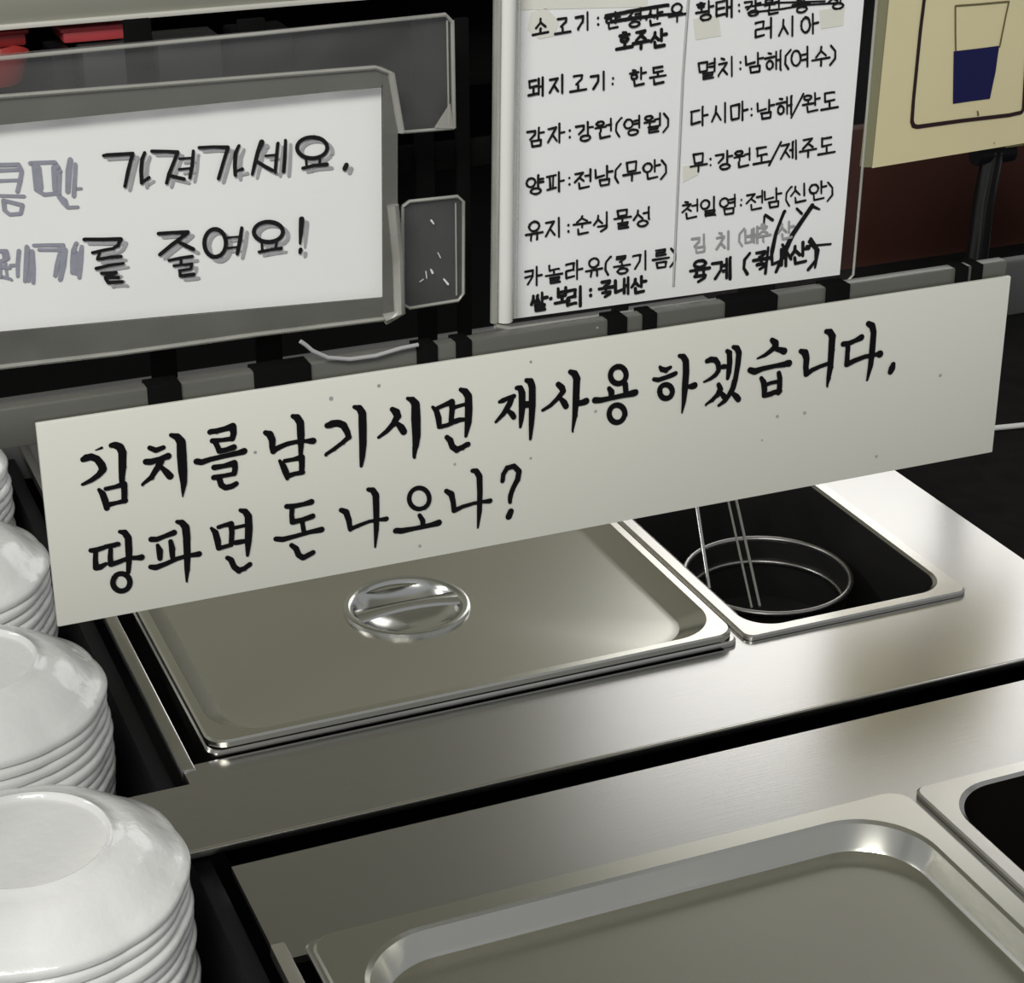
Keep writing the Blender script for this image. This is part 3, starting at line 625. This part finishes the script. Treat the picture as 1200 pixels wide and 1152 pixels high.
L.append((800, 0, 6, [[(440, 50, 14), (650, 20, 14), (1000, 8, 14)], [(460, 90, 14), (700, 62, 14), (850, 35, 14), (1090, 20, 14)]]))
L.append(hangul([('멸', 172, 485), ('치', 310, 470), (':', 405, 458, .8), ('남', 503, 440), ('해', 640, 425), ('(', 730, 420), ('여', 825, 402), ('수', 972, 395), (')', 1065, 385)], *B0, 122, 16))
B1 = (790, 95, 5.714)
L.append(hangul([('다', 168, 235), ('시', 308, 212), ('마', 435, 200), (':', 517, 205, .8), ('남', 612, 188), ('해', 740, 165), ('/', 825, 165, 1.2), ('완', 918, 145), ('도', 1040, 135)], *B1, 112, 15))
L.append(hangul([('무', 162, 545), (':', 243, 540, .8), ('강', 333, 530), ('원', 458, 515), ('도', 585, 500), ('/', 675, 485, 1.2), ('제', 768, 462), ('주', 895, 445), ('도', 1020, 435)], *B1, 110, 15))
B2 = (790, 200, 6)
L.append(hangul([('천', 115, 272), ('일', 245, 252), ('염', 378, 238), (':', 470, 220, .7), ('전', 568, 210), ('남', 695, 190), ('(', 795, 180), ('신', 880, 158), ('안', 1010, 142), (')', 1105, 145)], *B2, 118, 15))
L.append(hangul([('육', 180, 705, 1.35), ('계', 335, 690, 1.35), ('(', 500, 655, 1.3), ('국', 610, 630, 1.1), ('내', 740, 610, 1.1), ('산', 880, 580, 1.3), (')', 985, 590, 1.8)], *B2, 100, 24))
L.append((790, 200, 6, [[(775, 285, 26), (745, 360, 24), (715, 440, 28), (690, 560, 34), (680, 620, 20)], [(970, 245, 34), (905, 340, 34), (830, 450, 38), (780, 560, 40), (715, 710, 24)], [(970, 248, 24), (1020, 270, 14)],
                        [(860, 265, 18), (895, 300, 20)], [(640, 310, 20), (690, 345, 22)], [(635, 320, 18), (630, 390, 14)], [(960, 480, 26), (1010, 560, 30), (990, 680, 18)], [(930, 530, 18), (1100, 515, 16)], [(660, 540, 20), (640, 720, 24)], [(760, 520, 22), (820, 620, 22)]]))
under(ink('handwriting', M['ink'], YI - .0003, L, None), il)
under(ink('pale_handwriting', M['softink'], YI - .0003, [hangul([('김', 178, 512, 1.1), ('치', 350, 490, 1.1), ('(', 465, 470, 1.1), ('배', 545, 455), ('추', 625, 440), ('산', 785, 420, 1.1)], *B2, 100, 17)], None), il)
edgeline('fold_line', [(808, -20), (800, 90), (789, 335)], YI - .0004, .0005, M['fold'], il)
for q in ([(622, 14), (640, 10), (655, 24), (650, 42), (632, 46), (618, 34)], [(812, 22), (842, 18), (845, 42), (815, 47)], [(960, 12), (990, 8), (988, 30), (962, 34)], [(800, 195), (822, 192), (818, 205), (800, 214)], [(600, -5), (760, -20), (758, 8), (602, 12)]):
    sheet('tape_patch', q, YI - .0002, .0001, M['stain'], il)
ih = thing('clear_list_holder', 'thick clear acrylic holder with a milky left edge around the ingredient list', 'sign holder', loc=atY(790, 356, YI))
sheet('front_sheet', [(582, -40), (1032, -70), (1028, 0), (1000, 325), (990, 332), (584, 386), (577, 378)], YI - .006, .002, M['film'], ih)
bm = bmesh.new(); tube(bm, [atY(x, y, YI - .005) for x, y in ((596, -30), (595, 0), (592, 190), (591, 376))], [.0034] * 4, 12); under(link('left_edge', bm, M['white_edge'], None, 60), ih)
edgeline('left_rim', [(583, -20), (581, 200), (579, 378)], YI - .0065, .0016, M['edge'], ih)
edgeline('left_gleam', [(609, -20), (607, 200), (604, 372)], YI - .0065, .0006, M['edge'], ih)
edgeline('right_edge', [(1029, -20), (1012, 180), (1000, 322), (992, 331)], YI - .0065, .0006, M['edge'], ih)
edgeline('bottom_edge', [(580, 382), (600, 386), (800, 358), (992, 331)], YI - .0065, .0012, M['edge'], ih)

# black rail carrying the holders, and what hangs behind it
YR = YP + .035
rail = thing('black_rail', 'flat black rail with upright straps behind the two acrylic sign holders', 'rail', loc=atY(520, 200, YR))
za, zc = atY(520, 200, YR).z, atY(520, 168, YR).z
under(boxobj('post', -.240, -.226, YR - .004, YR + .010, -.03, za + .01, M['black'], .001), rail)
under(boxobj('rail_bar', -.232, atY(980, 190, YR).x, YR, YR + .005, za, zc, M['matt'], .001), rail)
for xa, xb in ((176, 206), (300, 330), (490, 511), (536, 551), (714, 732), (860, 900)):
    under(boxobj('rail_strap', atY(xa, 430, YR).x, atY(xb, 430, YR).x, YR - .003, YR, atY(xa, 445, YR).z, atY(xa, 20, YR).z, M['matt'], .0006), rail)
bm = bmesh.new()
tube(bm, [atY(x, y, YL - .0022) for x, y in ((352, 400), (358, 404), (366, 411), (384, 419), (410, 421), (440, 417), (470, 408), (490, 404))], .0008, 8)
tag(link('cable', bm, M['cable'], None, 60), 'thin pale cable sagging below the handwritten notice', 'cable')
bm = bmesh.new()
tube(bm, [atY(x, y, YR - .006) for x, y in ((530, 402), (560, 396), (590, 392), (640, 386))], .0007, 8)
tag(link('cable', bm, M['cable'], None, 60), 'short pale cable just left of the ingredient list corner', 'cable')

# ================================================================ CUP SIGN
YC = .300
cs = thing('cup_sign', 'cream sign with a picture of a cup half filled with dark blue', 'sign', loc=(.67, YC, .19))
pA = atY(1022, 197, YC); 
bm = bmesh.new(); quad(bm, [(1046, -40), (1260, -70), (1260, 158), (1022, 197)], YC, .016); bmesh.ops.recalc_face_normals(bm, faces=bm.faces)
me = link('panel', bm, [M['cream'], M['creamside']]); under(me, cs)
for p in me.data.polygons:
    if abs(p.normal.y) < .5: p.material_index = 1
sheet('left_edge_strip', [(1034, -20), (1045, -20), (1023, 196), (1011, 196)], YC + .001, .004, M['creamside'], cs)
g = lambda pts: (1000, 0, 5.4857, [pts])
under(ink('border_line', M['brownline'], YC - .0006, [(1000, 0, 5.4857, [[(462, -40, 24), (455, 0, 24), (430, 200, 24), (405, 450, 24), (385, 650, 24), (376, 780, 26), (386, 808, 28), (410, 815, 26), (700, 775, 24), (1000, 740, 24), (1080, 722, 24), (1092, 700, 24), (1110, 400, 24)]])], None), cs)
under(ink('cup_outline', M['olive'], YC - .0006, [(1000, 0, 5.4857, [[(658, 320, 12), (656, 180, 12), (656, 38, 12), (800, 28, 12), (1000, 10, 12), (980, 100, 12), (940, 300, 12)]])], None), cs)
bm = bmesh.new(); A = [atY(1000 + x / 5.4857, y / 5.4857, YC - .0007) for x, y in ((645, 330), (800, 312), (938, 294), (915, 460), (878, 635), (760, 650), (640, 668), (642, 500))]
bm.faces.new([bm.verts.new(p) for p in A]); under(link('blue_fill', bm, M['blue']), cs)
under(ink('smudge', M['olive'], YC - .0008, [(1000, 0, 5.4857, [[(798, 715, 10), (802, 738, 14)], [(980, 945, 8), (1090, 930, 8)], [(905, 915, 5), (905, 925, 5)]])], None), cs)['kind'] = 'stuff'
bm = bmesh.new(); tube(bm, [atY(1164, 176, .33), atY(1152, 240, .33), atY(1140, 345, .33), atY(1131, 430, .33)], .0085, 14)
pole = thing('support_pole', 'glossy black pole below the cream cup sign', 'pole', loc=atY(1131, 430, .33))
under(link('shaft', bm, mat('gloss_black', (.008, .008, .008), .18, spec=.6), None, 60), pole)
bm = bmesh.new(); q = atY(1160, 180, .33); tube(bm, [q + Vector((-.014, 0, 0)), q + Vector((.02, 0, 0))], .008, 10)
under(link('clamp', bm, M['black'], None, 60), pole)

# ================================================================ BACK OF THE STATION
YB = 1.25
tag(boxobj('rear_black_counter', -.50, 1.60, .615, YB + .1, -.05, -.03, M['matt'], .001), 'low matt black counter stretching behind the steel decks', 'counter top')
bp_ = thing('rear_cabinet', 'low black and dark brown cabinet front behind the hanging signs', 'cabinet', loc=(.6, YB, -.88))
xm = atY(990, 250, YB).x
under(boxobj('black_panel', -.50, 1.90, YB, YB + .02, -.03, atY(600, -40, YB).z, M['matt']), bp_)
YW = .64
bw = thing('brown_cabinet', 'low dark brown cabinet below the cream cup sign, behind the glossy pole', 'cabinet', loc=(1.1, YW, -.03))
zb2 = max(atY(1020, 313, YW).z, -.022)
under(boxobj('brown_panel', atY(985, 250, YW).x, 1.45, YW, YW + .016, zb2, atY(1020, 150, YW).z, M['brown'], .001), bw)
under(boxobj('plinth', atY(985, 250, YW).x, 1.45, YW + .004, YW + .016, -.03, zb2, M['matt']), bw)
under(boxobj('bottom_trim', atY(985, 250, YW).x, 1.45, YW - .006, YW + .002, zb2 - .006, zb2, M['shelfedge'], .001), bw)
up = thing('grey_upstand', 'plain grey panel standing at the back of the steel deck', 'panel', loc=(.2, .48, 0))
under(boxobj('panel_face', -.22, .56, .480, .490, -.03, .034, M['greypanel'], .001), up)
tag(boxobj('side_table', .557, 1.25, -.60, .62, -.03, -.012, M['blacktable'], .001), 'black side table right of the rear stainless deck', 'table')
rb = thing('right_grey_box', 'dark grey box with a black strap beyond the right end of the long sign', 'box', loc=(.86, .42, -.01))
b0 = atZ(1165, 500, -.012)
bxl = atY(1152, 400, .45).x
under(boxobj('box_body', bxl, 1.15, .45, .465, -.012, atY(1190, 306, .45).z, M['greypanel'], .003), rb)
bm = bmesh.new(); tube(bm, [atY(1160, 396, .446), atY(1230, 420, .446)], .0038, 8); under(link('strap', bm, M['black'], None, 60), rb)
for x, hgt in ((1189, .018), (1200, .014)):
    p = atY(x, 440, .446); under(boxobj('peg', p.x - .003, p.x + .003, .443, .45, p.z - .012, p.z + hgt - .004, M['black']), rb)
bm = bmesh.new(); tube(bm, [atZ(1140, 504, -.009), atZ(1182, 500, -.009), atZ(1260, 492, -.009)], .0022, 8)
tag(link('trim_strip', bm, M['white_edge'], None, 60), 'thin bright strip lying on the black side table, right edge', 'strip')

# shelf along the top left, red trays under it
sh = thing('grey_shelf', 'grey metal shelf with a bright lower lip, top left', 'shelf', loc=(.2, 1.15, .14))
YH = 1.10
a = atY(0, 35, YH); xr = atY(600, -10, YH).x
under(boxobj('shelf_face', -.30, xr, YH, YB, a.z + .003, a.z + .034, M['shelf'], .001), sh)
under(boxobj('bright_lip', -.30, xr, YH - .004, YH + .02, a.z, a.z + .005, M['shelfedge'], .001), sh)
zl = atY(115, 104, YH).z
under(boxobj('under_board', -.30, xr, YH - .09, YB, zl - .012, zl - .0005, M['matt'], .001), sh)
def px_box(name, x0, y0, x1, y1, Y, d, m, lab, cat, grp=None):
    p = atY(x0, y0, Y); q = atY(x1, y1, Y)
    bm = bmesh.new(); box(bm, p.x, q.x, Y, Y + d, min(p.z, q.z), max(p.z, q.z), .002)
    o = link(name, bm, m, None, 35)
    return tag(o, lab, cat, grp)
def tray(x0, y0, x1, y1, Y, m, lab):
    p = atY(x0, y0, Y); q = atY(x1, y1, Y); z0, z1 = min(p.z, q.z), max(p.z, q.z)
    t = thing('plastic_tray', lab, 'tray', loc=((p.x + q.x) / 2, Y + .03, z0))
    under(boxobj('tray_body', p.x + .003, q.x - .003, Y + .003, Y + .06, z0, z1 - .003, m, .003), t)
    under(boxobj('tray_rim', p.x, q.x, Y, Y + .063, z1 - .005, z1, m, .002), t)
tray(70, 34, 152, 46, YH + .02, M['red'], 'bright red plastic tray under the grey shelf')
tray(-60, 42, 36, 54, YH + .02, M['darkred'], 'dark red plastic tray at the left edge under the grey shelf')
p = atY(-40, 66, YH - .06); q = atY(50, 104, YH - .06)
t = thing('red_bowl', 'dark red bowl with a bright streak seen through the clear sheet, left edge', 'bowl', loc=((p.x + q.x) / 2, YH, q.z))
bm = bmesh.new(); R0 = (q.x - p.x) / 2
loft(bm, [([(p.x + R0 + r * R0 * math.cos(k * math.tau / 32), YH + r * R0 * math.sin(k * math.tau / 32)) for k in range(32)], q.z - .004 + h) for r, h in ((.7, 0), (.8, .004), (.92, .022), (1, .030), (.96, .030), (.85, .018), (.7, .004))], cap=True, cap_first=True)
under(link('bowl_body', bm, mat('gloss_red', (.50, .06, .05), .2), None, 40), t)
px_box('orange_box', -60, -14, 50, 5, YH + .01, .05, M['orange'], 'orange brown box on the grey shelf, top left corner', 'box')

px_box('dark_container', 60, 60, 88, 104, YH + .0, .05, M['black'], 'black container right of the red bowl, seen through the clear sheet', 'container')
px_box('dark_container', 96, 58, 170, 104, YH + .005, .05, M['greypanel'], 'dull grey container under the grey shelf, seen through the clear sheet', 'container')
px_box('dark_container', 184, 48, 262, 100, YH - .01, .05, mat('charcoal_plastic', (.05, .05, .05), .4), 'charcoal container beside the dull grey one under the shelf', 'container')
px_box('dark_container', 276, 40, 345, 92, YH - .02, .05, M['black'], 'black square container under the middle of the grey shelf', 'container')
